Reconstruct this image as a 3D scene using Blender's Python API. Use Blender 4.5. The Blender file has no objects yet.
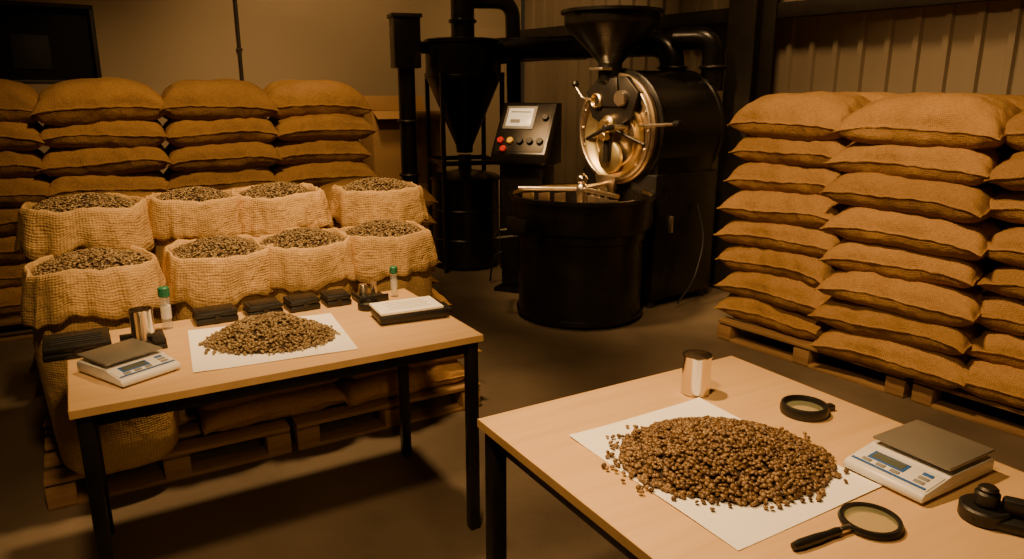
import bpy, bmesh, math, random
import numpy as np
from mathutils import Vector, Matrix, noise
random.seed(7); rng=np.random.default_rng(7)
S=bpy.context.scene
COL=S.collection
PI=math.pi
D2R=PI/180
# ------------------------------------------------------------------ materials
def nt(name):
    m=bpy.data.materials.new(name); m.use_nodes=True
    n=m.node_tree.nodes; l=m.node_tree.links
    b=n['Principled BSDF']
    return m,n,l,b
def N(n,t,**k):
    x=n.new(t)
    for a,v in k.items(): setattr(x,a,v)
    return x
def mat(name,col,rough=.5,metal=0.,var=.12,vs=8.,bump=0.,bs=60.,coat=0.,emit=None,es=0.,rvar=.0,trans=0.,alpha=1.,spec=None):
    m,n,l,b=nt(name)
    tc=N(n,'ShaderNodeTexCoord')
    no=N(n,'ShaderNodeTexNoise'); no.inputs['Scale'].default_value=vs; no.inputs['Detail'].default_value=6
    l.new(tc.outputs['Object'],no.inputs['Vector'])
    cr=N(n,'ShaderNodeValToRGB')
    a=[max(0,c*(1-var)) for c in col]; c2=[min(1,c*(1+var)) for c in col]
    cr.color_ramp.elements[0].position=.3; cr.color_ramp.elements[1].position=.7
    cr.color_ramp.elements[0].color=(*a,1); cr.color_ramp.elements[1].color=(*c2,1)
    l.new(no.outputs['Fac'],cr.inputs['Fac']); l.new(cr.outputs['Color'],b.inputs['Base Color'])
    b.inputs['Roughness'].default_value=rough; b.inputs['Metallic'].default_value=metal
    b.inputs['Alpha'].default_value=alpha
    if spec is not None: b.inputs['Specular IOR Level'].default_value=spec
    if rvar:
        mr=N(n,'ShaderNodeMapRange'); mr.inputs['To Min'].default_value=max(0,rough-rvar); mr.inputs['To Max'].default_value=min(1,rough+rvar)
        l.new(no.outputs['Fac'],mr.inputs['Value']); l.new(mr.outputs['Result'],b.inputs['Roughness'])
    if coat: b.inputs['Coat Weight'].default_value=coat
    if trans: b.inputs['Transmission Weight'].default_value=trans
    if emit: b.inputs['Emission Color'].default_value=(*emit,1); b.inputs['Emission Strength'].default_value=es
    if bump:
        nb=N(n,'ShaderNodeTexNoise'); nb.inputs['Scale'].default_value=bs; nb.inputs['Detail'].default_value=4
        l.new(tc.outputs['Object'],nb.inputs['Vector'])
        bp=N(n,'ShaderNodeBump'); bp.inputs['Strength'].default_value=bump; bp.inputs['Distance'].default_value=.01
        l.new(nb.outputs['Fac'],bp.inputs['Height']); l.new(bp.outputs['Normal'],b.inputs['Normal'])
    return m
def burlap(name,base,dark,ws=36,lo=.58,hi=1.32):
    m,n,l,b=nt(name)
    tc=N(n,'ShaderNodeTexCoord'); oi=N(n,'ShaderNodeObjectInfo')
    no=N(n,'ShaderNodeTexNoise'); no.inputs['Scale'].default_value=4; no.inputs['Detail'].default_value=6; no.inputs['Roughness'].default_value=.55
    l.new(tc.outputs['Object'],no.inputs['Vector'])
    cr=N(n,'ShaderNodeValToRGB'); cr.color_ramp.elements[0].position=.25; cr.color_ramp.elements[1].position=.72
    cr.color_ramp.elements[0].color=(*dark,1); cr.color_ramp.elements[1].color=(*base,1)
    l.new(no.outputs['Fac'],cr.inputs['Fac'])
    w1=N(n,'ShaderNodeTexWave',bands_direction='X'); w2=N(n,'ShaderNodeTexWave',bands_direction='Y')
    for w in (w1,w2):
        w.inputs['Scale'].default_value=ws; w.inputs['Distortion'].default_value=1.5; w.inputs['Detail'].default_value=2; w.inputs['Detail Scale'].default_value=2
        l.new(tc.outputs['UV'],w.inputs['Vector'])
    a1=N(n,'ShaderNodeMath',operation='ADD'); l.new(w1.outputs['Fac'],a1.inputs[0]); l.new(w2.outputs['Fac'],a1.inputs[1])
    outs=[]
    for sc in ((220,40,1),(40,220,1)):
        mp=N(n,'ShaderNodeMapping'); mp.inputs['Scale'].default_value=sc; l.new(tc.outputs['UV'],mp.inputs['Vector'])
        q=N(n,'ShaderNodeTexNoise'); q.inputs['Scale'].default_value=1; q.inputs['Detail'].default_value=2; l.new(mp.outputs[0],q.inputs['Vector']); outs.append(q)
    a2=N(n,'ShaderNodeMath',operation='ADD'); l.new(outs[0].outputs['Fac'],a2.inputs[0]); l.new(outs[1].outputs['Fac'],a2.inputs[1])
    a3=N(n,'ShaderNodeMath',operation='MULTIPLY_ADD'); a3.inputs[1].default_value=3.0
    l.new(a2.outputs[0],a3.inputs[0]); l.new(a1.outputs[0],a3.inputs[2])
    mr=N(n,'ShaderNodeMapRange'); mr.inputs['From Min'].default_value=2.2; mr.inputs['From Max'].default_value=5.8; mr.inputs['To Min'].default_value=lo; mr.inputs['To Max'].default_value=hi
    l.new(a3.outputs[0],mr.inputs['Value'])
    rv=N(n,'ShaderNodeMapRange'); rv.inputs['To Min'].default_value=.84; rv.inputs['To Max'].default_value=1.12
    l.new(oi.outputs['Random'],rv.inputs['Value'])
    mm=N(n,'ShaderNodeMath',operation='MULTIPLY'); l.new(mr.outputs[0],mm.inputs[0]); l.new(rv.outputs[0],mm.inputs[1])
    vm=N(n,'ShaderNodeVectorMath',operation='SCALE'); l.new(cr.outputs['Color'],vm.inputs[0]); l.new(mm.outputs[0],vm.inputs['Scale'])
    l.new(vm.outputs[0],b.inputs['Base Color'])
    b.inputs['Roughness'].default_value=.9; b.inputs['Specular IOR Level'].default_value=.2
    n2=N(n,'ShaderNodeTexNoise'); n2.inputs['Scale'].default_value=12; n2.inputs['Detail'].default_value=4; n2.inputs['Distortion'].default_value=.3
    l.new(tc.outputs['Object'],n2.inputs['Vector'])
    b1=N(n,'ShaderNodeBump'); b1.inputs['Strength'].default_value=.45; b1.inputs['Distance'].default_value=.002
    b2=N(n,'ShaderNodeBump'); b2.inputs['Strength'].default_value=.6; b2.inputs['Distance'].default_value=.03
    l.new(a3.outputs[0],b1.inputs['Height']); l.new(n2.outputs['Fac'],b2.inputs['Height'])
    l.new(b1.outputs['Normal'],b2.inputs['Normal']); l.new(b2.outputs['Normal'],b.inputs['Normal'])
    return m
def beanmat(name,c1,c2,c3):
    m,n,l,b=nt(name)
    at=N(n,'ShaderNodeAttribute'); at.attribute_name='rnd'
    cr=N(n,'ShaderNodeValToRGB'); e=cr.color_ramp.elements
    e[0].position=0; e[0].color=(.015,.007,.002,1); e[1].position=1; e[1].color=(*c3,1)
    x=e.new(.2); x.color=(*c1,1); x=e.new(.6); x.color=(*c2,1)
    l.new(at.outputs['Fac'],cr.inputs['Fac']); l.new(cr.outputs['Color'],b.inputs['Base Color'])
    b.inputs['Roughness'].default_value=.40
    return m
def woodmat(name,c1,c2,scale=3,rough=.4):
    m,n,l,b=nt(name)
    tc=N(n,'ShaderNodeTexCoord'); mp=N(n,'ShaderNodeMapping'); mp.inputs['Scale'].default_value=(1,14,14)
    l.new(tc.outputs['Object'],mp.inputs['Vector'])
    no=N(n,'ShaderNodeTexNoise'); no.inputs['Scale'].default_value=scale; no.inputs['Detail'].default_value=9; no.inputs['Distortion'].default_value=.6
    l.new(mp.outputs[0],no.inputs['Vector'])
    cr=N(n,'ShaderNodeValToRGB'); cr.color_ramp.elements[0].position=.3; cr.color_ramp.elements[1].position=.7
    cr.color_ramp.elements[0].color=(*c1,1); cr.color_ramp.elements[1].color=(*c2,1)
    l.new(no.outputs['Fac'],cr.inputs['Fac']); l.new(cr.outputs['Color'],b.inputs['Base Color'])
    b.inputs['Roughness'].default_value=rough
    return m
M={}
M['burlap']=burlap('burlap_weave',(.44,.255,.098),(.32,.18,.064))
M['burlap2']=burlap('burlap_open_weave',(.63,.415,.18),(.51,.325,.132),33,.62,1.25)
M['bean_g']=beanmat('bean_green_grey',(.10,.063,.025),(.20,.134,.058),(.33,.24,.115))
M['bean_b']=beanmat('bean_brown',(.065,.033,.012),(.15,.084,.034),(.28,.175,.08))
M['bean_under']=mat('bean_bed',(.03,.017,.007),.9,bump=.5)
M['tabletop']=woodmat('table_laminate',(.63,.41,.19),(.71,.48,.24),2,.42)
M['edge']=mat('table_edge_band',(.48,.30,.13),.5)
M['black']=mat('black_painted_steel',(.009,.0078,.0065),.30,.2,var=.3,rvar=.1)
M['blackplastic']=mat('black_plastic',(.010,.0095,.009),.42,0,var=.2,bump=.1,bs=300)
M['darkgrey']=mat('dark_grey_steel',(.04,.035,.03),.4,.7,var=.25,rvar=.1)
M['gun']=mat('bronzed_faceplate_steel',(.36,.27,.17),.36,.9,var=.35,vs=7,rvar=.12)
M['steel']=mat('brushed_steel',(.76,.68,.56),.32,1.,var=.08,rvar=.08)
M['chrome']=mat('polished_steel',(.75,.69,.60),.2,1.,var=.04)
M['scaleplate']=mat('scale_plate_steel',(.34,.32,.27),.42,.7,var=.06)
M['copper']=mat('copper_faceplate',(.97,.68,.36),.36,1.,var=.3,vs=6,rvar=.12)
M['brass']=mat('brass',(.92,.72,.40),.32,1.,var=.1)
M['white']=mat('white_plastic',(.76,.75,.72),.35,var=.03)
M['paper']=mat('white_paper',(.93,.92,.87),.85,var=.02)
M['lcd']=mat('lcd_glass',(.10,.12,.10),.15,var=.05)
M['blue']=mat('blue_label',(.03,.12,.42),.4,var=.05)
M['button']=mat('grey_button',(.25,.25,.25),.5,var=.05)
M['screen']=mat('panel_screen',(.75,.72,.62),.25,var=.05,emit=(1,.88,.65),es=.35)
M['red']=mat('red_button',(.6,.03,.02),.3,var=.05)
M['yellow']=mat('yellow_button',(.8,.5,.04),.3,var=.05)
M['green']=mat('green_cap',(.02,.18,.09),.4,var=.1)
M['glass']=mat('clear_glass',(.9,.9,.86),.04,var=.0,alpha=.16,spec=.9)
M['lens']=mat('tinted_lens_glass',(.42,.44,.26),.05,var=.05,alpha=.35,spec=.9)
M['pallet']=woodmat('pallet_wood',(.20,.11,.045),(.32,.19,.085),3,.8)
M['card']=mat('cardboard',(.40,.235,.10),.85,var=.1,vs=4)
M['cardedge']=mat('cardboard_tape',(.48,.30,.14),.6,var=.05)
M['ink']=mat('printed_ink',(.12,.12,.12),.7,var=.05)
M['floor']=mat('concrete_floor',(.128,.097,.062),.58,var=.3,vs=1.6,bump=.25,bs=25,rvar=.12)
M['wallp']=mat('painted_wall',(.40,.315,.20),.8,var=.06,vs=.9,bump=.1,bs=40)
M['wallc']=mat('corrugated_metal_sheet',(.31,.25,.17),.5,.1,var=.08,vs=1.2)
M['ceil']=mat('ceiling_sheet',(.05,.04,.028),.8)
M['column']=mat('structural_steel_paint',(.035,.029,.022),.55,.3,var=.2)
M['darkglass']=mat('dark_window_glass',(.004,.004,.004),.25,var=.1)
M['greybox']=mat('dark_grey_matte',(.02,.021,.021),.6,var=.1)
# ------------------------------------------------------------------ builders
def link(name,me,parent=None,loc=(0,0,0),rot=(0,0,0),m=None):
    o=bpy.data.objects.new(name,me); COL.objects.link(o)
    if parent: o.parent=parent
    o.location=loc; o.rotation_euler=rot
    if m is not None and hasattr(me,'materials') and len(me.materials)==0: me.materials.append(M[m])
    return o
def empty(name,loc,rz=0):
    o=bpy.data.objects.new(name,None); COL.objects.link(o); o.location=loc; o.rotation_euler=(0,0,rz*D2R); o.empty_display_size=.1
    return o
def finish(bm,name,smooth=None):
    me=bpy.data.meshes.new(name); bmesh.ops.recalc_face_normals(bm,faces=bm.faces); bm.to_mesh(me); bm.free()
    if smooth:
        me.polygons.foreach_set('use_smooth',[True]*len(me.polygons)); me.set_sharp_from_angle(angle=smooth*D2R)
    return me
def box(name,size,loc,m,parent=None,rot=(0,0,0),bev=.003,seg=2):
    bm=bmesh.new(); bmesh.ops.create_cube(bm,size=1)
    for v in bm.verts: v.co=Vector((v.co.x*size[0],v.co.y*size[1],v.co.z*size[2]))
    if bev>0: bmesh.ops.bevel(bm,geom=bm.edges[:],offset=min(bev,min(size)*.45),segments=seg,affect='EDGES',profile=.5)
    return link(name,finish(bm,name,40),parent,loc,rot,m)
def prism(name,poly,w,loc,m,parent=None,rot=(0,0,0),bev=.004):
    bm=bmesh.new()
    a=[bm.verts.new((-w/2,y,z)) for y,z in poly]; b=[bm.verts.new((w/2,y,z)) for y,z in poly]
    bm.faces.new(a); bm.faces.new(b[::-1]); n=len(poly)
    for i in range(n): bm.faces.new((a[i],b[i],b[(i+1)%n],a[(i+1)%n]))
    if bev>0: bmesh.ops.bevel(bm,geom=bm.edges[:],offset=bev,segments=2,affect='EDGES',profile=.5)
    return link(name,finish(bm,name,35),parent,loc,rot,m)
def lathe(name,prof,loc,m,parent=None,rot=(0,0,0),seg=48,sm=35):
    bm=bmesh.new(); rings=[]
    for r,z in prof:
        if r<=1e-6: rings.append([bm.verts.new((0,0,z))])
        else: rings.append([bm.verts.new((r*math.cos(2*PI*i/seg),r*math.sin(2*PI*i/seg),z)) for i in range(seg)])
    for a,b in zip(rings[:-1],rings[1:]):
        for i in range(seg):
            j=(i+1)%seg
            if len(a)==1 and len(b)==1: continue
            if len(a)==1: bm.faces.new((a[0],b[i],b[j]))
            elif len(b)==1: bm.faces.new((a[i],b[0],a[j]))
            else: bm.faces.new((a[i],b[i],b[j],a[j]))
    return link(name,finish(bm,name,sm),parent,loc,rot,m)
def cyl(name,r,h,loc,m,parent=None,rot=(0,0,0),seg=40,bev=.004):
    b=min(bev,r*.4,h*.4)
    return lathe(name,[(0,-h/2),(r-b,-h/2),(r,-h/2+b),(r,h/2-b),(r-b,h/2),(0,h/2)],loc,m,parent,rot,seg)
def ball(name,r,loc,m,parent=None):
    return lathe(name,[(r*math.sin(PI*i/14) if 0<i<14 else 0,-r*math.cos(PI*i/14)) for i in range(15)],loc,m,parent,seg=28,sm=80)
def torus(name,R,r,loc,m,parent=None,rot=(0,0,0),seg=48):
    return lathe(name,[(R+r*math.cos(a),r*math.sin(a)) for a in [2*PI*i/12 for i in range(13)]],loc,m,parent,rot,seg,60)
def tube(name,pts,r,m,parent=None,fillet=None,loc=(0,0,0)):
    pts=[Vector(p) for p in pts]; f=fillet if fillet is not None else r*1.8
    out=[pts[0]]
    for i in range(1,len(pts)-1):
        p=pts[i]; a=(pts[i-1]-p); b=(pts[i+1]-p); fa=min(f,a.length*.48,b.length*.48)
        A=p+a.normalized()*fa; B=p+b.normalized()*fa
        for k in range(9):
            t=k/8; out.append(A*(1-t)**2+p*2*t*(1-t)+B*t*t)
    out.append(pts[-1])
    cu=bpy.data.curves.new(name,'CURVE'); cu.dimensions='3D'; cu.bevel_depth=r; cu.bevel_resolution=6; cu.use_fill_caps=True
    sp=cu.splines.new('POLY'); sp.points.add(len(out)-1)
    for q,p in zip(sp.points,out): q.co=(*p,1)
    cu.materials.append(M[m])
    o=bpy.data.objects.new(name,cu); COL.objects.link(o)
    if parent: o.parent=parent
    o.location=loc
    return o
# ------------------------------------------------------------------ sacks
def sack_mesh(seed,L,D,H,n=56,mm=40,top=False):
    bm=bmesh.new(); off=Vector((seed*13.7,seed*5.1,seed*2.3))
    uvl=bm.loops.layers.uv.new('UVMap')
    ph=[random.uniform(0,6) for _ in range(6)]
    def P(i,j,sg):
        s=math.sin(PI/2*(2*i/n-1)); t=math.sin(PI/2*(2*j/mm-1))
        border=(i in(0,n) or j in(0,mm))
        s1=min(abs(s)/.985,1); t1=min(abs(t)/.975,1)
        T=((1-s1**5)**.5)*((1-t1**3.8)**.5)
        if not border: T=max(T,.03)
        else: T=0
        x=s*L/2*(1-.055*(1-t*t)); y=t*D/2*(1-.06*(1-s*s))
        q=Vector((x*3.2,y*3.2,sg*1.7))+off
        nz=noise.noise(q)*.5+noise.noise(q*2.3)*.25+noise.noise(q*5)*.14
        z=sg*H/2*T*(1+.24*nz)
        fold=math.sin(y*75+ph[0]+3*noise.noise(q))*.010*abs(s)**4+math.sin(x*55+ph[1]+4*noise.noise(q*1.3))*.007*abs(t)**4
        z+=fold*(T**.4 if T>0 else .5)
        z-= .026*abs(s)**4+.026*t*t
        z+= .02*noise.noise(Vector((x*2.4,y*2,9))+off)
        if top: z+= .02*(1-s*s)*(1-t*t)*(1 if sg>0 else 0)
        x+=.012*noise.noise(Vector((y*6,z*10,3))+off); y+=.02*noise.noise(Vector((x*5,z*10,7))+off)+.006*noise.noise(Vector((x*14,z*22,17))+off)
        return Vector((x,y,z))
    G={};Q={}
    for sg in(1,-1):
        for i in range(n+1):
            for j in range(mm+1):
                b=(i in(0,n) or j in(0,mm))
                if b and sg==-1: G[(i,j,-1)]=G[(i,j,1)]; Q[(i,j,-1)]=Q[(i,j,1)]; continue
                Q[i,j,sg]=P(i,j,sg); G[(i,j,sg)]=bm.verts.new(Q[i,j,sg])
    UV={}
    for sg in(1,-1):
        ulen=[0.]
        for i in range(1,n+1): ulen.append(ulen[-1]+(Q[i,mm//2,sg]-Q[i-1,mm//2,sg]).length)
        vlen=[0.]
        for j in range(1,mm+1): vlen.append(vlen[-1]+(Q[n//2,j,sg]-Q[n//2,j-1,sg]).length)
        for i in range(n+1):
            for j in range(mm+1): UV[i,j,sg]=(ulen[i],sg*vlen[j])
    for sg in(1,-1):
        for i in range(n):
            for j in range(mm):
                ks=((i,j,sg),(i+1,j,sg),(i+1,j+1,sg),(i,j+1,sg))
                f=bm.faces.new([G[k] for k in ks])
                for lp,k in zip(f.loops,ks): lp[uvl].uv=UV[k]
    me=finish(bm,'sack_mesh',180); me.materials.append(M['burlap'])
    return me
SACK=[sack_mesh(k,.79,.54,.222) for k in range(8)]
SACKT=[sack_mesh(20+k,.79,.54,.25,top=True) for k in range(5)]
sack_n=0
def put_sack(parent,x,y,z,rz=0,top=False,sc=1.,rx=0,ry=0,hz=1.):
    global sack_n; sack_n+=1
    me=random.choice(SACKT if top else SACK)
    o=link('sack_%d'%sack_n,me,parent,(x,y,z),(rx,ry+random.uniform(-.02,.02),(rz+(180 if random.random()<.5 else 0)+random.uniform(-3,3))*D2R))
    o.scale=(sc*random.uniform(.97,1.03),sc*random.uniform(.98,1.02),hz)
    return o
def pallet(name,w,d,loc,rz,h=.13,parent=None):
    e=empty(name,loc,rz)
    nb=max(5,int(d/.14))
    for i in range(nb):
        box('top_board_%d'%i,(w,.095,.02),(0,-d/2+.05+i*(d-.1)/(nb-1),h-.01),'pallet',e,bev=.002)
    for k,x in enumerate((-w/2+.05,0,w/2-.05)):
        for q,y in enumerate((-d/2+.06,0,d/2-.06)):
            box('block_%d_%d'%(k,q),(.1,.11,h-.042),(x,y,(h-.02)/2+.0),'pallet',e,bev=.002)
    for q,y in enumerate((-d/2+.06,0,d/2-.06)):
        box('bottom_board_%d'%q,(w,.1,.018),(0,y,.0095),'pallet',e,bev=.002)
    return e
def stack(name,org,rz,cols,layers,pitch=.163,colp=.75,rows=1,rowp=.5,z0=.22,jit=.02,coloff=None):
    e=empty(name,(*org,0),rz)
    for c in range(cols):
        L=layers[c] if isinstance(layers,(list,tuple)) else layers
        for r in range(rows):
            for k in range(L):
                o=(coloff[c] if coloff else 0)
                put_sack(e,colp*(c+.5)+random.uniform(-jit,jit),.27+r*rowp+o+random.uniform(-jit,jit),z0+k*pitch,top=(k==L-1))
    return e
# ------------------------------------------------------------------ beans
def bean_template():
    vs=[];fs=[]
    seg=10; rings=6
    vs.append((0,0,.35)); 
    for r in range(1,rings):
        ph=PI*r/rings
        for k in range(seg):
            a=2*PI*k/seg
            x=.5*math.sin(ph)*math.cos(a); y=.42*math.sin(ph)*math.sin(a); z=.35*math.cos(ph)
            if z<0: z*=.55
            vs.append((x,y,z))
    vs.append((0,0,-.10))
    for k in range(seg): fs.append((0,1+k,1+(k+1)%seg))
    for r in range(rings-2):
        for k in range(seg):
            a=1+r*seg+k;b=1+r*seg+(k+1)%seg; fs.append((a,a+seg,b+seg,b))
    last=len(vs)-1; o=1+(rings-2)*seg
    for k in range(seg): fs.append((o+k,last,o+(k+1)%seg))
    vs=np.array(vs); cre=np.zeros(len(vs)); cre[last]=1
    for k in (0,5):
        i=o+k; vs[i,2]+=.05; cre[i]=1
    return vs,fs,cre
BV,BF,BC=bean_template()
def bean_cloud(name,pts,size,m,tilt=.5):
    n=len(pts); pts=np.array(pts)
    az=rng.uniform(0,2*PI,n); tx=rng.normal(0,tilt,n)+np.where(rng.random(n)<.4,PI,0); ty=rng.normal(0,tilt,n)
    sz=size*rng.uniform(.82,1.15,n)
    ca,sa=np.cos(az),np.sin(az); cx,sx=np.cos(tx),np.sin(tx); cy,sy=np.cos(ty),np.sin(ty)
    Z=np.zeros(n);O=np.ones(n)
    Rz=np.stack([ca,-sa,Z,sa,ca,Z,Z,Z,O],1).reshape(n,3,3)
    Rx=np.stack([O,Z,Z,Z,cx,-sx,Z,sx,cx],1).reshape(n,3,3)
    Ry=np.stack([cy,Z,sy,Z,O,Z,-sy,Z,cy],1).reshape(n,3,3)
    R=Rz@Ry@Rx
    V=np.einsum('nij,kj->nki',R,BV)*sz[:,None,None]+pts[:,None,:]
    nv=len(BV); V=V.reshape(-1,3)
    F=[]
    for i in range(n):
        o=i*nv
        F.extend([tuple(q+o for q in f) for f in BF])
    me=bpy.data.meshes.new(name); me.from_pydata(V.tolist(),[],F)
    at=me.attributes.new('rnd','FLOAT','POINT')
    val=rng.uniform(.2,1,n)[:,None]*(1-BC[None,:]*.9)
    at.data.foreach_set('value',val.reshape(-1).astype(np.float32))
    me.polygons.foreach_set('use_smooth',[True]*len(me.polygons))
    me.materials.append(M[m]); return me
def mound_pile(name,loc,rx,ry,h,size,count,m,spill=60,rot=0):
    e=empty(name,loc,rot)
    def hh(x,y):
        a=math.atan2(y,x); r=math.hypot(x/rx,y/ry)
        r=r/(1+.10*noise.noise(Vector((math.cos(a)*1.7,math.sin(a)*1.7,rx*20))))
        if r>=1: return -1
        return h*(1-r**1.5)**.85*(1+.12*noise.noise(Vector((x*14,y*14,0))))
    pts=[]
    while len(pts)<count:
        x=random.uniform(-rx*1.12,rx*1.12); y=random.uniform(-ry*1.12,ry*1.12); z=hh(x,y)
        if z<0: continue
        zz=max(size*.4,z+random.uniform(-.4,.4)*size); pts.append((x,y,zz))
    k=0
    while k<spill:
        a=random.uniform(0,2*PI); r=1.0+min(.2,abs(random.gauss(0,.07))); x=rx*r*math.cos(a); y=ry*r*math.sin(a)
        if hh(x,y)>0: continue
        pts.append((x,y,size*.36)); k+=1
    link('beans',bean_cloud(name+'_beans',pts,size,m,.4),e)
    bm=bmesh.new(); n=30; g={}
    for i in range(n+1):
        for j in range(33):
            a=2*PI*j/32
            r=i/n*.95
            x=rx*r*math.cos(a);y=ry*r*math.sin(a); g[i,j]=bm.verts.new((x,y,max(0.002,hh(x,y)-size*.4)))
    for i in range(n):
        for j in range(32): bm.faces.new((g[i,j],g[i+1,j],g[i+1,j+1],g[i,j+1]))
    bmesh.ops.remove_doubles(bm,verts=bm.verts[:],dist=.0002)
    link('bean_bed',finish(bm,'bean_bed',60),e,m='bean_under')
    return e
# open standing bag -------------------------------------------------
def openbag_mesh(seed,H=.56,R=.205):
    ex=H-.56
    prof=[(.0,.0),(.13,.0),(.175,.008),(.198,.04),(.208,.12),(.213,.2),(.214,.3),(.209,.37),(.202,.41),(.199,.435),
          (.206,.415),(.220,.396),(.231,.392),(.235,.402),(.232,.43),(.226,.47),(.220,.51),(.214,.54),(.208,.556),(.202,.562),(.196,.557),(.191,.54),(.188,.50),(.186,.46)]
    prof=[(r,z if z<.1 else (z+ex*min(1,(z-.1)/.28))) for r,z in prof]
    seg=120; bm=bmesh.new(); rings=[]; off=Vector((seed*7.7,seed*3.3,1))
    uvl=bm.loops.layers.uv.new('UVMap')
    kr=R/.205; cum=0; cums=[]; pr=None
    for idx,(r,z) in enumerate(prof):
        if pr: cum+=math.hypot(r-pr[0],z-pr[1])
        pr=(r,z); cums.append(cum)
        if r==0: rings.append([bm.verts.new((0,0,z))]); continue
        ring=[]
        for i in range(seg):
            a=2*PI*i/seg; c,s=math.cos(a),math.sin(a)
            se=(abs(c)**2.8+abs(s)**2.8)**(-1/2.8)
            zz=z
            rr=r*kr*se
            nn=noise.noise(Vector((c*1.6,s*1.6,zz*3))+off)
            rr*=1+.06*nn+.03*noise.noise(Vector((c*4,s*4,zz*7))+off)
            if idx>=7:
                fl=math.sin(a*15+6*noise.noise(Vector((c*2,s*2,3))+off))
                w={10:1,11:1.3,12:1.5,13:1.5,14:1.2,15:.9}.get(idx,.45)
                rr+=.006*fl*w
                zz+=.022*noise.noise(Vector((c*1.5,s*1.5,5))+off)+.008*noise.noise(Vector((c*5,s*5,8))+off)
                if 10<=idx<=15: zz+=(.05*noise.noise(Vector((c*2.2,s*2.2,15))+off)+.012*noise.noise(Vector((c*7,s*7,15))+off)-.008)*(1 if idx<14 else .5)
            ring.append(bm.verts.new((rr*c,rr*s,zz)))
        rings.append(ring)
    for q,(a,b) in enumerate(zip(rings[:-1],rings[1:])):
        for i in range(seg):
            j=(i+1)%seg; U0=2*PI*R*i/seg; U1=2*PI*R*(i+1)/seg
            if len(a)==1: f=bm.faces.new((a[0],b[i],b[j])); uv=((U0,cums[q]),(U0,cums[q+1]),(U1,cums[q+1]))
            else: f=bm.faces.new((a[i],b[i],b[j],a[j])); uv=((U0,cums[q]),(U0,cums[q+1]),(U1,cums[q+1]),(U1,cums[q]))
            for lp,t in zip(f.loops,uv): lp[uvl].uv=t
    me=finish(bm,'open_sack',180); me.materials.append(M['burlap2']); return me
def bagfill():
    pts=[]
    while len(pts)<2000:
        x,y=random.uniform(-.2,.2),random.uniform(-.2,.2)
        r=(abs(x)**2.7+abs(y)**2.7)**(1/2.7)
        if r>.197: continue
        z=-.026+.06*(1-(r/.19)**2)+.008*noise.noise(Vector((x*15,y*15,0)))
        pts.append((x,y,z+random.uniform(-.004,.003)))
    return bean_cloud('bag_beans',pts,.0122,'bean_g',.4)
FILL=bagfill()
def domebed():
    bm=bmesh.new(); g={}
    for i in range(9):
        for j in range(33):
            a=2*PI*j/32; r=i/8*.195; c,s=math.cos(a),math.sin(a); se=(abs(c)**2.7+abs(s)**2.7)**(-1/2.7)
            g[i,j]=bm.verts.new((r*c*se,r*s*se,-.031+.06*(1-(i/8)**2)))
    for i in range(8):
        for j in range(32): bm.faces.new((g[i,j],g[i+1,j],g[i+1,j+1],g[i,j+1]))
    bmesh.ops.remove_doubles(bm,verts=bm.verts[:],dist=.0002)
    me=finish(bm,'bed',60); me.materials.append(M['bean_under']); return me
BED=domebed()
bagi=0
def openbag(x,y,zbase,rz,sc=1.,H=.56,tilt=(0,0)):
    global bagi
    e=empty('open_burlap_sack_of_coffee_beans',(x,y,zbase),rz)
    e.rotation_euler=(tilt[0],tilt[1],rz*D2R)
    o=link('sack_body',openbag_mesh(bagi,H),e); bagi+=1
    o2=link('beans',FILL,e,(0,0,H)); o3=link('bean_bed',BED,e,(0,0,H))
    e.scale=(sc,sc,1)
    o2.rotation_euler=(0,0,random.choice((0,PI/2,PI,-PI/2)))
    return e
# ------------------------------------------------------------------ room
TH=36*D2R
u=Vector((math.cos(TH),math.sin(TH))); v=Vector((-math.sin(TH),math.cos(TH)))
C=Vector((.1,8.6))
WH=4.0
box('floor',(14,16,.1),(0,4,-.05),'floor',bev=0)
wl=7.0
c=C-u*(wl/2)+v*.06
we=empty('wall_back',(c.x,c.y,0),36)
sR=4.20
wr=wl/2-sR; wx0=wr-1.5
def wpart(nm,x0,x1,z0,z1): box(nm,(x1-x0,.12,z1-z0),((x0+x1)/2,0,(z0+z1)/2),'wallp',we,bev=0)
wpart('panel_low',-wl/2,wl/2,0,1.60); wpart('panel_high',-wl/2,wl/2,2.2,WH)
wpart('panel_left',-wl/2,wx0,1.60,2.2); wpart('panel_right',wr,wl/2,1.60,2.2)
we2=empty('window_1',(c.x,c.y,0),36)
box('glass',(1.5,.01,.6),((wx0+wr)/2,.05,1.9),'darkglass',we2,bev=0)
for nm,sz,lc in (('frame_bottom',(1.5,.06,.03),((wx0+wr)/2,-.02,1.615)),('frame_top',(1.5,.06,.03),((wx0+wr)/2,-.02,2.185)),('frame_right',(.03,.06,.54),(wr-.015,-.02,1.9)),('frame_left',(.03,.06,.54),(wx0+.015,-.02,1.9))):
    box(nm,sz,lc,'column',we2,bev=.003)
box('reflection_panel',(.26,.012,.26),(wr-.45,.036,1.84),'greybox',we2,bev=.004)  # grey patch imitating a reflection in the dark window glass
rl=8.0
bm=bmesh.new(); prof=[]; x=0; p=.19
while x<rl:
    prof+= [(x,0),(x+.13,0),(x+.142,-.028),(x+.178,-.028)]; x+=p
prof.append((x,0))
def pv(a,b): 
    q=C-v*a+u*(b)
    return q
prev=None
for a,b in prof:
    q=pv(a,b+.05); A=bm.verts.new((q.x,q.y,0)); B=bm.verts.new((q.x,q.y,WH))
    if prev: bm.faces.new((prev[0],A,B,prev[1]))
    prev=(A,B)
link('wall_right',finish(bm,'wall_right',20),m='wallc')
box('ceiling',(14,16,.08),(0,4,WH+.04),'ceil',bev=0)
def onwall(t,off,z): q=C-v*t-u*off; return (q.x,q.y,z)
g=empty('trim_1',(0,0,0))
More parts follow.
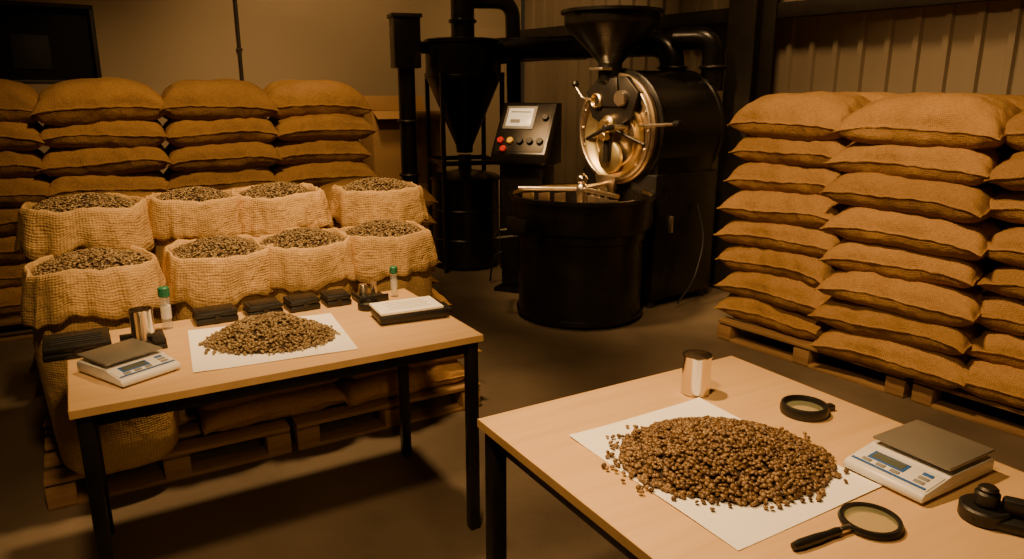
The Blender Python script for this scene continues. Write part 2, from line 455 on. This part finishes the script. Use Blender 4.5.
box('girt_low',(.10,rl-.2,.11),onwall(rl/2,.07,2.13),'column',g,rot=(0,0,TH),bev=.004)
box('girt_high',(.10,rl-.2,.13),onwall(rl/2,.07,3.3),'column',g,rot=(0,0,TH),bev=.004)
def ibeam(name,t,w=.24,d=.24):
    e=empty(name,onwall(t,.14+d/2,0),36)
    box('flange_front',(.018,w,WH-.02),(-d/2,0,WH/2),'column',e,bev=.002)
    box('flange_back',(.018,w,WH-.02),(d/2,0,WH/2),'column',e,bev=.002)
    box('web',(d-.02,.014,WH-.02),(0,0,WH/2),'column',e,bev=.001)
    box('base_plate',(d+.1,w+.08,.02),(0,0,.011),'column',e,bev=.002)
ibeam('steel_column',3.25)
q=C-u*3.1-v*.02
cd=empty('wall_conduit',(q.x,q.y,0))
tube('pipe',[(0,0,.1),(0,0,3.9)],.016,'column',cd)
for k,z in enumerate((.8,1.9,2.9)): box('clip_%d'%k,(.05,.03,.02),(0,0,z),'column',cd,rot=(0,0,TH))
# ------------------------------------------------------------------ tables
def table(name,corner,rz,w,d,h=.75,leg=.038):
    e=empty(name,(*corner,0),rz)
    box('tabletop',(w,d,.022),(w/2,d/2,h-.011),'tabletop',e,bev=.002)
    for k,(sz,lc) in enumerate((((w,.002,.022),(w/2,-.0005,h-.011)),((.002,d,.022),(-.0005,d/2,h-.011)),((.002,d,.022),(w+.0005,d/2,h-.011)))):
        box('edge_band_%d'%k,sz,lc,'edge',e,bev=0)
    i=.012
    for k,(x,y) in enumerate(((i+leg/2,i+leg/2),(w-i-leg/2,i+leg/2),(i+leg/2,d-i-leg/2),(w-i-leg/2,d-i-leg/2))):
        box('leg_%d'%(k+1),(leg,leg,h-.03),(x,y,(h-.03)/2+.006),'black',e,bev=.003)
        box('foot_%d'%(k+1),(leg*.9,leg*.9,.01),(x,y,.005),'blackplastic',e,bev=.002)
    z=h-.022-.022
    box('rail_front',(w-2*i-2*leg,.025,.04),(w/2,i+leg/2,z),'black',e); box('rail_back',(w-2*i-2*leg,.025,.04),(w/2,d-i-leg/2,z),'black',e)
    box('rail_left',(.025,d-2*i-2*leg,.04),(i+leg/2,d/2,z),'black',e); box('rail_right',(.025,d-2*i-2*leg,.04),(w-i-leg/2,d/2,z),'black',e)
    return e
TR=30.5
table('work_table',(-1.15,1.76),TR,1.22,.70)
ta=TR*D2R; tu=Vector((math.cos(ta),math.sin(ta))); tv=Vector((-math.sin(ta),math.cos(ta)))
A=Vector((-.087,1.72)); Lr=1.7
cc=A-tv*Lr
table('work_table',(cc.x,cc.y),TR,.90,Lr,leg=.042)
TZ=.75
# ------------------------------------------------------------------ right wall sack stack
P0=Vector((1.27,4.50))
st=stack('burlap_sack_stack',(P0.x,P0.y),36-90,5,[8,8,8,8,8],pitch=.166,colp=.74,rows=2,rowp=.53,z0=.238,jit=.03,coloff=[.04,-.07,.0,.03,0])
for k in range(3):
    q=P0-v*(.62+1.24*k)+u*.56
    pallet('wooden_pallet',1.2,1.02,(q.x,q.y,0),36-90)
# ------------------------------------------------------------------ far-left stacks
st2=empty('burlap_sack_stack',(0,0,0))
cols=[(-1.53,5.84,8),(-2.16,5.46,8),(-2.79,5.12,8),(-3.43,4.78,8),(-4.05,4.42,8)]
for (x,y,n) in cols:
    for k in range(n):
        put_sack(st2,x+random.uniform(-.03,.03),y+random.uniform(-.02,.02),.235+k*.177,rz=29,top=(k==n-1),sc=.99,hz=1.08)
for (x,y) in ((-1.84,5.65),(-3.10,4.95)):
    pallet('wooden_pallet',1.25,.8,(x,y,0),29)
pallet('wooden_pallet',.62,.8,(-3.98,4.44,0),29)
# ------------------------------------------------------------------ left pallets with laid sacks and open bags
LP=31
lu=Vector((math.cos(LP*D2R),math.sin(LP*D2R))); lv=Vector((-lu.y,lu.x))
F0=Vector((-1.84,2.42))
b3=empty('burlap_sack_stack',(F0.x,F0.y,0),LP)
for r in range(3):
    for cidx in range(3):
        nl=2 if r==0 else (3 if r==1 else 7)
        if r==0 and cidx==0: continue
        xs=.31+cidx*.63+(.0,.12,.28)[r]
        for k in range(nl):
            put_sack(b3,xs+random.uniform(-.02,.02)+(0 if r else .06),.26+r*.45+random.uniform(-.015,.015),.198+k*.125,sc=.85 if r or cidx!=1 else .8,hz=.70,top=(r==2 and k==nl-1))
for k in range(2):
    q=F0+lu*(.56+.95*k)+lv*.56
    pallet('wooden_pallet',.92,1.1,(q.x,q.y,0),LP)
FR=[(-1.575,2.71,1.05,.135,.80),(-1.20,2.93,.95,.385,.555),(-.89,3.09,.92,.385,.56),(-.575,3.27,.93,.385,.565)]
for i,(x,y,s,zb,H) in enumerate(FR): openbag(x,y,zb,LP+random.uniform(-8,8),s,H,(random.uniform(-.02,.02),random.uniform(-.02,.02)))
BR=[(-1.80,3.06,1.08),(-1.43,3.27,.93),(-1.10,3.44,.94),(-.66,3.63,.99)]
for (x,y,s) in BR: openbag(x,y,.51,LP+random.uniform(-8,8),s,.59,(random.uniform(-.02,.02),random.uniform(-.02,.02)))
# ------------------------------------------------------------------ cardboard boxes
cb=empty('cardboard_box',(-1.06,7.10,0),30)
box('carton',(.70,.44,.70),(0,0,.35),'card',cb,bev=.006); box('tape',(.05,.444,.703),(0,0,.35),'cardedge',cb,bev=0)
cb=empty('cardboard_box',(-1.06,7.10,.704),28)
box('carton',(.66,.40,.66),(0,0,.33),'card',cb,bev=.006); box('tape',(.05,.404,.663),(0,0,.33),'cardedge',cb,bev=0)
box('flap_front',(.64,.14,.006),(0,-.26,.63),'card',cb,rot=(.45,0,0),bev=.001); box('flap_back',(.64,.14,.006),(0,.19,.73),'card',cb,rot=(1.3,0,0),bev=.001)
# ------------------------------------------------------------------ coffee roaster
R=empty('coffee_roaster',(1.03,5.64,0),36)
zc=1.28
box('base_cabinet',(.66,.78,.92),(.02,0,.52),'black',R,bev=.015)
for k,(x,y) in enumerate(((-.25,-.33),(.3,-.33),(-.25,.33),(.3,.33))): cyl('foot_%d'%k,.035,.06,(x,y,.03),'darkgrey',R)
box('cabinet_door',(.5,.01,.6),(.04,-.393,.55),'black',R,bev=.004)
box('cabinet_handle',(.02,.03,.12),(-.16,-.41,.62),'steel',R,bev=.004)
lathe('drum_casing',[(0,-.33),(.40,-.33),(.425,-.32),(.425,-.30),(.415,-.29),(.415,.29),(.425,.30),(.425,.33),(.40,.345),(0,.345)],(.02,0,zc),'black',R,(0,PI/2,0),72)
box('saddle',(.60,.74,.3),(.02,0,1.05),'black',R,bev=.02)
FRT=(0,-PI/2,0)
lathe('front_plate',[(0,0),(.385,0),(.395,.01),(.395,.04),(.385,.05),(.32,.05),(.315,.03),(0,.03)],(-.31,0,zc),'gun',R,FRT,72)
lathe('face_dish',[(0,.022),(.20,.024),(.25,.035),(.275,.06),(.29,.065),(.295,.05),(.29,.03)],(-.315,0,zc-.06),'copper',R,FRT,64)
torus('face_ring',.2,.008,(-.345,0,zc-.06),'brass',R,FRT)
torus('outer_ring',.36,.010,(-.365,0,zc),'steel',R,FRT,72)
for k in range(16):
    a=2*PI*k/16; cyl('bolt_%d'%k,.011,.02,(-.362,.335*math.cos(a),zc+.335*math.sin(a)),'steel',R,FRT,12,.002)
prism('upper_casting',[(-.20,zc+.08),(-.27,zc+.26),(-.14,zc+.37),(.14,zc+.37),(.27,zc+.26),(.20,zc+.08),(.06,zc+.02),(-.06,zc+.02)],.05,(-.375,0,0),'darkgrey',R,bev=.01)
lathe('bearing_hub',[(0,.12),(.03,.12),(.035,.11),(.035,.08),(.06,.07),(.065,.03),(.07,0),(0,0)],(-.36,0,zc+.04),'brass',R,FRT,32)
for k,a in enumerate((200,340,270)):
    dy=math.cos(a*D2R);dz=math.sin(a*D2R)
    tube('spider_arm_%d'%k,[(-.40,.05*dy,zc+.02+.05*dz),(-.385,.2*dy,zc+.02+.2*dz),(-.36,.33*dy,zc+.02+.33*dz)],.014,'darkgrey',R)
lathe('discharge_door',[(0,.03),(.09,.03),(.115,.02),(.12,0),(0,0)],(-.36,.02,zc-.2),'copper',R,FRT,40)
box('door_latch',(.03,.04,.16),(-.41,.02,zc-.16),'darkgrey',R,bev=.006)
cyl('door_counterweight',.03,.06,(-.43,.02,zc-.05),'brass',R,FRT)
prism('discharge_chute',[(-.11,0),(.11,0),(.08,-.13),(-.08,-.13)],.03,(-.40,.02,zc-.33),'gun',R,rot=(0,0,0))
lathe('sight_glass_ring',[(.055,0),(.055,.03),(.045,.035),(.04,.03),(.04,.01),(0,.01)],(-.40,.13,zc+.20),'brass',R,FRT,28)
lathe('gauge',[(0,.04),(.05,.04),(.055,.03),(.055,0),(0,0)],(-.40,-.12,zc+.22),'steel',R,FRT,28)
cyl('sampler_tube',.02,.14,(-.42,-.12,zc+.02),'steel',R,FRT); cyl('sampler_grip',.022,.09,(-.53,-.12,zc+.02),'blackplastic',R,FRT)
tube('side_lever',[(-.36,-.25,zc+.04),(-.42,-.36,zc+.04),(-.42,-.62,zc+.06)],.011,'steel',R); cyl('lever_knob',.024,.05,(-.42,-.65,zc+.062),'blackplastic',R,(PI/2,0,0))
tube('lever_upper',[(-.36,.2,zc+.2),(-.44,.26,zc+.22),(-.44,.34,zc+.30)],.01,'steel',R)
lathe('knob_upper',[(0,.03),(.02,.02),(.028,0),(.02,-.02),(0,-.03)],(-.44,.345,zc+.32),'blackplastic',R)
HX=(-.36,.06)
lathe('feed_hopper',[(.07,1.60),(.085,1.62),(.085,1.74),(.10,1.76),(.325,1.99),(.335,2.01),(.335,2.07),(.36,2.075),(.36,2.095),(.335,2.095),(.325,2.02),(.09,1.78),(.07,1.76)],(*HX,0),'black',R,seg=64)
box('hopper_slide_gate',(.24,.14,.02),(HX[0]-.02,HX[1],1.70),'steel',R)
lathe('hopper_lid_inside',[(0,2.05),(.33,2.05)],(*HX,0),'darkgrey',R)
prism('hopper_seat',[(-.13,1.44),(.13,1.44),(.10,1.64),(-.10,1.64)],.2,(HX[0]+.04,.03,0),'darkgrey',R,bev=.01)
CT=(-.77,-.13)
lathe('cooling_bin_base',[(0,.02),(.43,.02),(.45,.035),(.45,.06),(.435,.065),(.435,.57),(.45,.58),(.45,.63),(.485,.645),(.495,.66),(.495,.835),(.51,.842),(.51,.868),(.495,.873),(.48,.868),(.475,.74),(.47,.725),(0,.72)],(*CT,0),'black',R,seg=80)
lathe('cooling_floor',[(0,.727),(.47,.727)],(*CT,0),'gun',R,seg=64)
lathe('tray_rim_reflection',[(.4765,.735),(.4795,.865)],(*CT,0),'copper',R,seg=80)  # copper colour stands in for the bright reflection inside the tray rim
lathe('stir_hub',[(0,.93),(.03,.925),(.042,.91),(.045,.885),(.035,.85),(.03,.73),(0,.73)],(*CT,0),'steel',R)
ball('hub_ball',.040,(*CT,.96),'chrome',R)
for k in range(3):
    a=(20+120*k)*D2R; c_,s_=math.cos(a),math.sin(a)
    tube('stir_arm_%d'%k,[(CT[0],CT[1],.895),(CT[0]+.44*c_,CT[1]+.44*s_,.895)],.015,'steel',R)
    for q in range(3):
        rr=.15+.11*q
        box('paddle_%d_%d'%(k,q),(.09,.008,.12),(CT[0]+rr*c_,CT[1]+rr*s_,.805),'steel',R,rot=(0,0,a+.6),bev=.002)
tube('tray_handle',[(CT[0]-.30,CT[1]+.33,.60),(CT[0]-.42,CT[1]+.42,.58),(CT[0]-.60,CT[1]+.2,.58),(CT[0]-.46,CT[1]+.1,.60)],.014,'darkgrey',R)
box('outlet_gate',(.05,.2,.09),(CT[0]-.49,CT[1]+.08,.68),'darkgrey',R,rot=(0,0,0),bev=.006)
tube('gas_hose',[(.1,-.42,.75),(.12,-.50,.5),(.0,-.52,.2),(-.1,-.46,.03)],.008,'blackplastic',R,fillet=.15)
tube('exhaust_elbow',[(.28,.05,1.5),(.30,.08,1.90),(.10,.62,1.90),(-.3,1.55,1.90)],.095,'black',R,fillet=.18)
tube('exhaust_branch',[(.42,-.22,1.55),(.42,-.22,1.93),(.30,.05,1.93)],.085,'black',R,fillet=.16)
torus('duct_flange_1',.1,.014,(.29,.06,1.72),'darkgrey',R)
torus('duct_flange_2',.09,.014,(.42,-.22,1.72),'darkgrey',R)
tube('fan_stub',[(.36,-.1,1.28),(.5,-.1,1.28)],.12,'darkgrey',R)
# ------------------------------------------------------------------ cyclone
Y=empty('cyclone_chaff_collector',(-.42,6.6,0),20)
lathe('cyclone_body',[(0,1.99),(.10,1.99),(.31,1.975),(.335,1.965),(.335,1.94),(.325,1.935),(.325,1.68),(.335,1.675),(.335,1.655),(.32,1.65),(.075,1.08),(.07,1.02),(0,1.02)],(0,0,0),'black',Y,seg=64)
lathe('chimney',[(.10,1.98),(.10,2.10),(.12,2.11),(.12,2.13),(.10,2.14),(.10,3.95)],(-.0,0,0),'black',Y)
tube('outlet_pipe',[(0,0,1.0),(0,0,.86)],.06,'darkgrey',Y)
lathe('collection_drum',[(0,.02),(.29,.02),(.30,.03),(.30,.26),(.31,.27),(.30,.28),(.30,.52),(.31,.53),(.30,.54),(.30,.78),(.315,.79),(.315,.81),(.28,.83),(.08,.87),(0,.87)],(0,0,0),'black',Y,seg=56)
for k,a in enumerate((45,135,225,315)):
    x,y=.37*math.cos(a*D2R),.37*math.sin(a*D2R)
    box('stand_leg_%d'%k,(.035,.035,1.7),(x,y,.85),'black',Y)
for k,(sz,lc) in enumerate((((.56,.03,.04),(0,-.262,.95)),((.56,.03,.04),(0,.262,.95)),((.03,.56,.04),(-.262,0,.95)),((.03,.56,.04),(.262,0,.95)))): box('stand_rail_%d'%k,sz,lc,'black',Y)
tube('inlet_duct',[(.30,-.1,1.86),(.75,.05,1.90),(1.25,.2,1.92)],.09,'black',Y,fillet=.2)
tube('side_duct',[(.1,.1,2.3),(.45,.0,2.3),(.45,-.05,1.5),(.45,-.05,.9)],.065,'black',Y,fillet=.15)
F=empty('dust_filter_unit',(-.88,6.35,0),20)
box('motor_box',(.22,.2,.40),(0,0,1.93),'black',F,bev=.01); box('base_plate',(.24,.24,.02),(0,0,.01),'black',F)
tube('vertical_pipe',[(0,0,1.75),(0,0,.02)],.072,'black',F); torus('collar_1',.076,.014,(0,0,1.3),'darkgrey',F); torus('collar_2',.076,.014,(0,0,.85),'darkgrey',F)
box('motor_lid',(.25,.22,.03),(0,0,2.14),'darkgrey',F); tube('link_pipe',[(.1,0,1.9),(.2,.1,1.9)],.05,'black',F)
# ------------------------------------------------------------------ control panel
K=empty('control_console',(.12,5.75,0),-24)
prism('console_head',[(-.20,1.02),(-.17,1.0),(.16,1.0),(.16,1.46),(.05,1.46),(-.20,1.09)],.44,(0,0,0),'black',K,bev=.008)
prism('pedestal',[(-.12,.02),(.14,.02),(.14,1.0),(-.12,1.0)],.34,(0,0,0),'black',K,bev=.01)
box('pedestal_foot',(.42,.36,.03),(0,0,.015),'black',K)
sl=math.atan2(.37,.25)
def onface(x,t,off=.004):
    p=Vector((x,-.20+.25*t,1.09+.37*t)); nrm=Vector((0,-math.sin(sl),math.cos(sl))); return p+nrm*off
fr=(sl,0,0)
box('face_plate',(.40,.41,.004),onface(0,.5,.001),'darkgrey',K,rot=fr,bev=.001)
box('screen_bezel',(.25,.20,.012),onface(-.05,.70),'button',K,rot=fr); box('touch_screen',(.205,.155,.006),onface(-.05,.70,.010),'screen',K,rot=fr,bev=.002)
box('screen_row',(.16,.010,.002),onface(-.05,.80,.0135),'button',K,rot=fr,bev=0); box('screen_block',(.08,.03,.002),onface(-.08,.62,.0135),'button',K,rot=fr,bev=0)
for k,(x,t,mn) in enumerate(((-.16,.24,'red'),(-.08,.24,'yellow'),(.0,.24,'blackplastic'),(.08,.24,'blackplastic'),(.16,.24,'blackplastic'),(-.12,.08,'red'),(.16,.7,'blackplastic'))):
    cyl('button_%d'%k,.026,.03,onface(x,t,.012),mn,K,rot=fr,seg=24)
tube('console_cable',[(-.17,.05,.3),(-.3,0,.25),(-.34,.02,.02)],.008,'blackplastic',K,fillet=.1)
# ------------------------------------------------------------------ papers
def paper(name,cx,cy,w,d,rz,z=TZ+.001,curl=.005):
    bm=bmesh.new(); n=24; g={}
    for i in range(n+1):
        for j in range(n+1):
            x=(i/n-.5)*w;y=(j/n-.5)*d
            e=(abs(2*i/n-1)**6+abs(2*j/n-1)**6)*.5
            g[i,j]=bm.verts.new((x,y,curl*e*(.6+noise.noise(Vector((x*5,y*5,rz))))))
    for i in range(n):
        for j in range(n): bm.faces.new((g[i,j],g[i+1,j],g[i+1,j+1],g[i,j+1]))
    me=bpy.data.meshes.new(name); bm.to_mesh(me); bm.free()
    me.polygons.foreach_set('use_smooth',[True]*len(me.polygons))
    return link(name,me,None,(cx,cy,z),(0,0,rz*D2R),'paper')
paper('paper_sheet',.457,1.503,.43,.53,31)
paper('paper_sheet',-.807,2.323,.49,.43,25)
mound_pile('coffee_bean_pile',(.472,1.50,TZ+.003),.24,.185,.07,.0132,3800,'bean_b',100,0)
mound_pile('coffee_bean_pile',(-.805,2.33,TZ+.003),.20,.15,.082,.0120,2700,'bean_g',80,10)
# ------------------------------------------------------------------ cups, vials
def can(name,x,y,z,r,h):
    e=empty(name,(x,y,z),0)
    lathe('can_wall',[(0,.0),(r*.93,0),(r,.004),(r*.985,.008),(r*.985,h-.008),(r*1.02,h-.004),(r*1.02,h),(r*.97,h),(r*.955,h-.006),(r*.955,.006),(0,.006)],(0,0,0),'chrome',e,seg=56)
    lathe('contents',[(0,h*.72),(r*.95,h*.70)],(0,0,0),'bean_under',e)
    return e
can('steel_sample_can',.505,1.885,TZ,.039,.112)
tray=empty('black_sample_tray',(-1.205,2.275,TZ),TR)
box('tray_base',(.13,.15,.012),(0,0,.006),'blackplastic',tray); box('tray_lip',(.13,.02,.025),(0,.065,.0125),'blackplastic',tray); box('tray_block',(.04,.1,.03),(.045,-.01,.015),'blackplastic',tray,bev=.006)
can('steel_sample_can',-1.212,2.295,TZ+.0125,.036,.105)
def vial(x,y,z=TZ,h=.12,r=.015):
    e=empty('glass_vial',(x,y,z))
    lathe('tube',[(0,0),(r,0),(r,h*.75),(r*.85,h*.78),(r*.75,h*.78),(r*.8,h*.7),(r*.85,.004),(0,.004)],(0,0,0),'glass',e,seg=24)
    cyl('cap',r*1.12,h*.24,(0,0,h*.88),'green',e,seg=24)
    cyl('label',r*1.03,h*.3,(0,0,h*.4),'white',e,seg=24,bev=.0005)
vial(-1.205,2.45,h=.15,r=.017); vial(-.475,2.86,h=.125,r=.014)
cs=empty('black_instrument_case',(-1.39,2.225,TZ),TR)
box('lower_shell',(.19,.17,.022),(0,0,.011),'blackplastic',cs,bev=.006); box('upper_shell',(.186,.166,.02),(0,0,.033),'blackplastic',cs,bev=.006)
for k in range(4): box('key_row_%d'%k,(.14,.008,.003),(0,-.045+.022*k,.0445),'greybox',cs,bev=.001)
box('latch',(.03,.006,.014),(0,-.087,.022),'darkgrey',cs,bev=.002)
for k,(x,y,w) in enumerate(((-1.075,2.545,.155),(-.930,2.63,.135),(-.805,2.70,.125),(-.69,2.765,.105))):
    e=empty('black_tool_case',(x,y,TZ),TR+random.uniform(-3,3))
    box('lower_shell',(w*.92,.11,.024),(0,0,.012),'blackplastic',e,bev=.006); box('upper_shell',(w*.91,.108,.018),(0,0,.034),'blackplastic',e,bev=.006)
    box('lid_inset',(w*.7,.07,.003),(0,0,.0435),'darkgrey',e,bev=.001); box('latch',(.02,.006,.014),(0,-.056,.024),'darkgrey',e,bev=.002)
t2=empty('black_sample_tray',(-.565,2.815,TZ),TR)
box('tray_base',(.12,.10,.015),(0,0,.0075),'blackplastic',t2,bev=.005); box('lip_front',(.12,.012,.028),(0,-.045,.014),'blackplastic',t2); box('lip_left',(.012,.10,.028),(-.054,0,.014),'blackplastic',t2)
lathe('small_jar',[(0,0),(.017,0),(.018,.04),(.015,.045),(0,.045)],(-.02,.02,.016),'steel',t2,seg=24); lathe('small_jar_2',[(0,0),(.012,0),(.013,.05),(.0,.052)],(.02,.01,.016),'steel',t2,seg=24)
# ------------------------------------------------------------------ magnifiers
def loupe(name,x,y,R_,rz=0,z=TZ):
    e=empty(name,(x,y,z),rz)
    lathe('rim',[(R_*.8,.0),(R_,.0),(R_*1.03,.006),(R_*1.03,.018),(R_*.98,.026),(R_*.88,.028),(R_*.82,.020),(R_*.8,.0)],(0,0,0),'blackplastic',e,seg=56)
    lathe('lens',[(0,.016),(R_*.4,.0155),(R_*.83,.013)],(0,0,0),'lens',e,seg=48,sm=80)
    return e
l=loupe('loupe_magnifier',.755,1.755,.058,20); box('hinge_tab',(.035,.02,.014),(.068,-.01,.010),'blackplastic',l,bev=.004)
l=loupe('loupe_magnifier',-.545,2.69,.042,0,TZ)
def magnifier(name,x,y,ang,R_=.055,hl=.12):
    e=empty(name,(x,y,TZ),ang)
    lathe('rim',[(R_*.88,.004),(R_,.003),(R_*1.06,.009),(R_*1.0,.016),(R_*.88,.015),(R_*.86,.01),(R_*.88,.004)],(0,0,0),'blackplastic',e,seg=56)
    lathe('lens',[(0,.0134),(R_*.45,.0125),(R_*.88,.010)],(0,0,0),'lens',e,seg=48,sm=80)
    cyl('ferrule',.007,.03,(R_+.014,0,.0098),'steel',e,(0,PI/2,0),20)
    lathe('handle',[(0,0),(.007,.001),(.0085,.01),(.0075,.03),(.0095,.06),(.0095,hl-.02),(.007,hl-.003),(0,hl)],(R_+.026,0,.0098),'blackplastic',e,(0,PI/2,0),24)
    return e
a=math.degrees(math.atan2(1.175-1.25,.535-.695))
magnifier('magnifying_glass',.688,1.250,a)
# ------------------------------------------------------------------ scales
def scale_(x,y,rz,w=.19,d=.275):
    e=empty('digital_scale',(x,y,TZ),rz)
    prism('body',[(-d/2,.006),(-d/2,.018),(-d/2+.008,.026),(-.03,.040),(d/2-.008,.040),(d/2,.03),(d/2,.006)],w,(0,0,0),'white',e,bev=.004)
    for k,(a_,b_) in enumerate(((-1,-1),(1,-1),(-1,1),(1,1))): cyl('foot_%d'%k,.012,.008,(a_*w*.4,b_*d*.42,.004),'blackplastic',e,seg=16)
    box('platform_neck',(.12,.12,.012),(0,.045,.044),'blackplastic',e)
    box('weighing_plate',(w*.97,d/2+.0375,.007),(0,d/4-.0208,.054),'scaleplate',e,bev=.003)
    ps=math.atan2(.014,d/2-.038); pr=(ps,0,0)
    def on(xx,yy,off):
        yy=yy+(.275-d)/2
        zz=.026+(yy+d/2-.008)*math.tan(ps); return (xx,yy,zz+off)
    box('label_strip',(.172,.066,.0015),on(0,-.088,.001),'white',e,rot=pr,bev=.0005)
    box('display_bezel',(.082,.032,.003),on(-.02,-.082,.0018),'blue',e,rot=pr,bev=.001)
    box('display',(.07,.023,.002),on(-.02,-.082,.0033),'lcd',e,rot=pr,bev=.0008)
    box('blue_stripe',(.165,.006,.001),on(0,-.118,.0022),'blue',e,rot=pr,bev=0)
    for k in range(3): box('button_%d'%k,(.02,.010,.003),on(-.055+.032*k,-.107,.0025),'button',e,rot=pr,bev=.001)
    for k in range(3): box('side_button_%d'%k,(.022,.010,.003),on(.06,-.072-.016*k,.0025),'blue' if k==0 else 'button',e,rot=pr,bev=.001)
    return e
scale_(.888,1.455,TR-90,.18,.265); scale_(-1.135,2.045,57,.18,.24)
# ------------------------------------------------------------------ clipboard case
e=empty('clipboard_case',(-.375,2.585,TZ),TR-6)
box('case_body',(.26,.15,.035),(0,0,.0215),'blackplastic',e,bev=.01); box('case_foot',(.2,.1,.006),(0,0,.003),'blackplastic',e)
box('case_handle',(.03,.1,.02),(.135,0,.02),'blackplastic',e,bev=.006)
box('notepad',(.235,.15,.008),(-.012,.004,.043),'paper',e,rot=(0,.0,.03),bev=.001)
for k in range(5): box('printed_line_%d'%k,(.16-.02*(k%2),.0022,.0006),(-.01,.045-.02*k,.0475),'button',e,rot=(0,0,.03),bev=0)
# ------------------------------------------------------------------ black bench stand (bottom right)
e=empty('tabletop_microscope_stand',(.985,1.235,TZ),TR-60)
box('base',(.20,.085,.022),(0,0,.011),'blackplastic',e,bev=.008)
cyl('round_foot',.045,.03,(-.075,0,.015),'blackplastic',e); cyl('knob_left',.022,.03,(-.075,.0,.045),'blackplastic',e)
box('arm',(.14,.03,.03),(.02,0,.04),'blackplastic',e,bev=.008); cyl('pivot',.026,.06,(.07,0,.048),'darkgrey',e,(PI/2,0,0))
cyl('eyepiece',.022,.06,(.075,0,.07),'blackplastic',e,(0,.5,0)); cyl('cap',.018,.01,(-.075,0,.064),'darkgrey',e)
# ------------------------------------------------------------------ lights
WARM=(1,.59,.245)
def spot(name,loc,tgt,power,ang,blend=.6,r=.08,col=WARM):
    L=bpy.data.lights.new(name,'SPOT'); L.energy=power; L.spot_size=ang*D2R; L.spot_blend=blend; L.shadow_soft_size=r; L.color=col
    o=bpy.data.objects.new(name,L); COL.objects.link(o); o.location=loc; o.rotation_euler=(Vector(tgt)-Vector(loc)).to_track_quat('-Z','Y').to_euler(); return o
spot('key_spot',(-.35,.7,3.1),(-.2,2.5,.5),270,84,.95,.12)
spot('low_fill',(.6,-.3,1.95),(-.75,2.55,.25),80,34,1.,.12)  # added fill light, aimed under the left tabletop at the laid sacks
spot('bench_spot',(-.5,2.2,3.4),(.55,1.5,.75),480,44,.9,.08)
spot('sack_spot',(-.5,2.8,3.6),(-1.0,3.1,.9),560,56,.9,.12)
spot('stack_spot',(.1,2.2,3.4),(2.0,3.8,.9),560,60,1.,.15)
spot('far_stack_fill',(-1.0,3.4,3.7),(-2.1,5.3,1.2),330,62,1.,.15)  # added light to brighten the far-left sack stacks
spot('roaster_spot',(-.6,4.0,3.7),(.7,5.4,1.1),640,44,.8,.2)
spot('roaster_face_fill',(-.7,4.7,2.5),(.75,5.4,1.2),320,34,.8,.25)  # added light so the metal drum face does not go dark
spot('wall_spot',(-1.2,5.2,3.8),(-1.5,7.2,1.8),190,85,1.,.25)
spot('corner_fill',(-.1,6.2,3.7),(.45,8.0,1.7),110,80,1.,.2)  # added light lifting the dark corner behind the ducts
spot('right_wall_spot',(1.3,4.6,3.9),(2.6,5.4,1.6),180,90,1.,.2)
w=bpy.data.worlds.new('World'); S.world=w; w.use_nodes=True
w.node_tree.nodes['Background'].inputs[0].default_value=(1,.6,.28,1); w.node_tree.nodes['Background'].inputs[1].default_value=.024
# ------------------------------------------------------------------ camera
cam=bpy.data.cameras.new('camera'); co=bpy.data.objects.new('camera',cam); COL.objects.link(co)
co.location=(0,0,1.56); co.rotation_euler=((90-14.5)*D2R,0,0); cam.lens=735/1024*36; cam.sensor_width=36; cam.clip_start=.02
S.camera=co
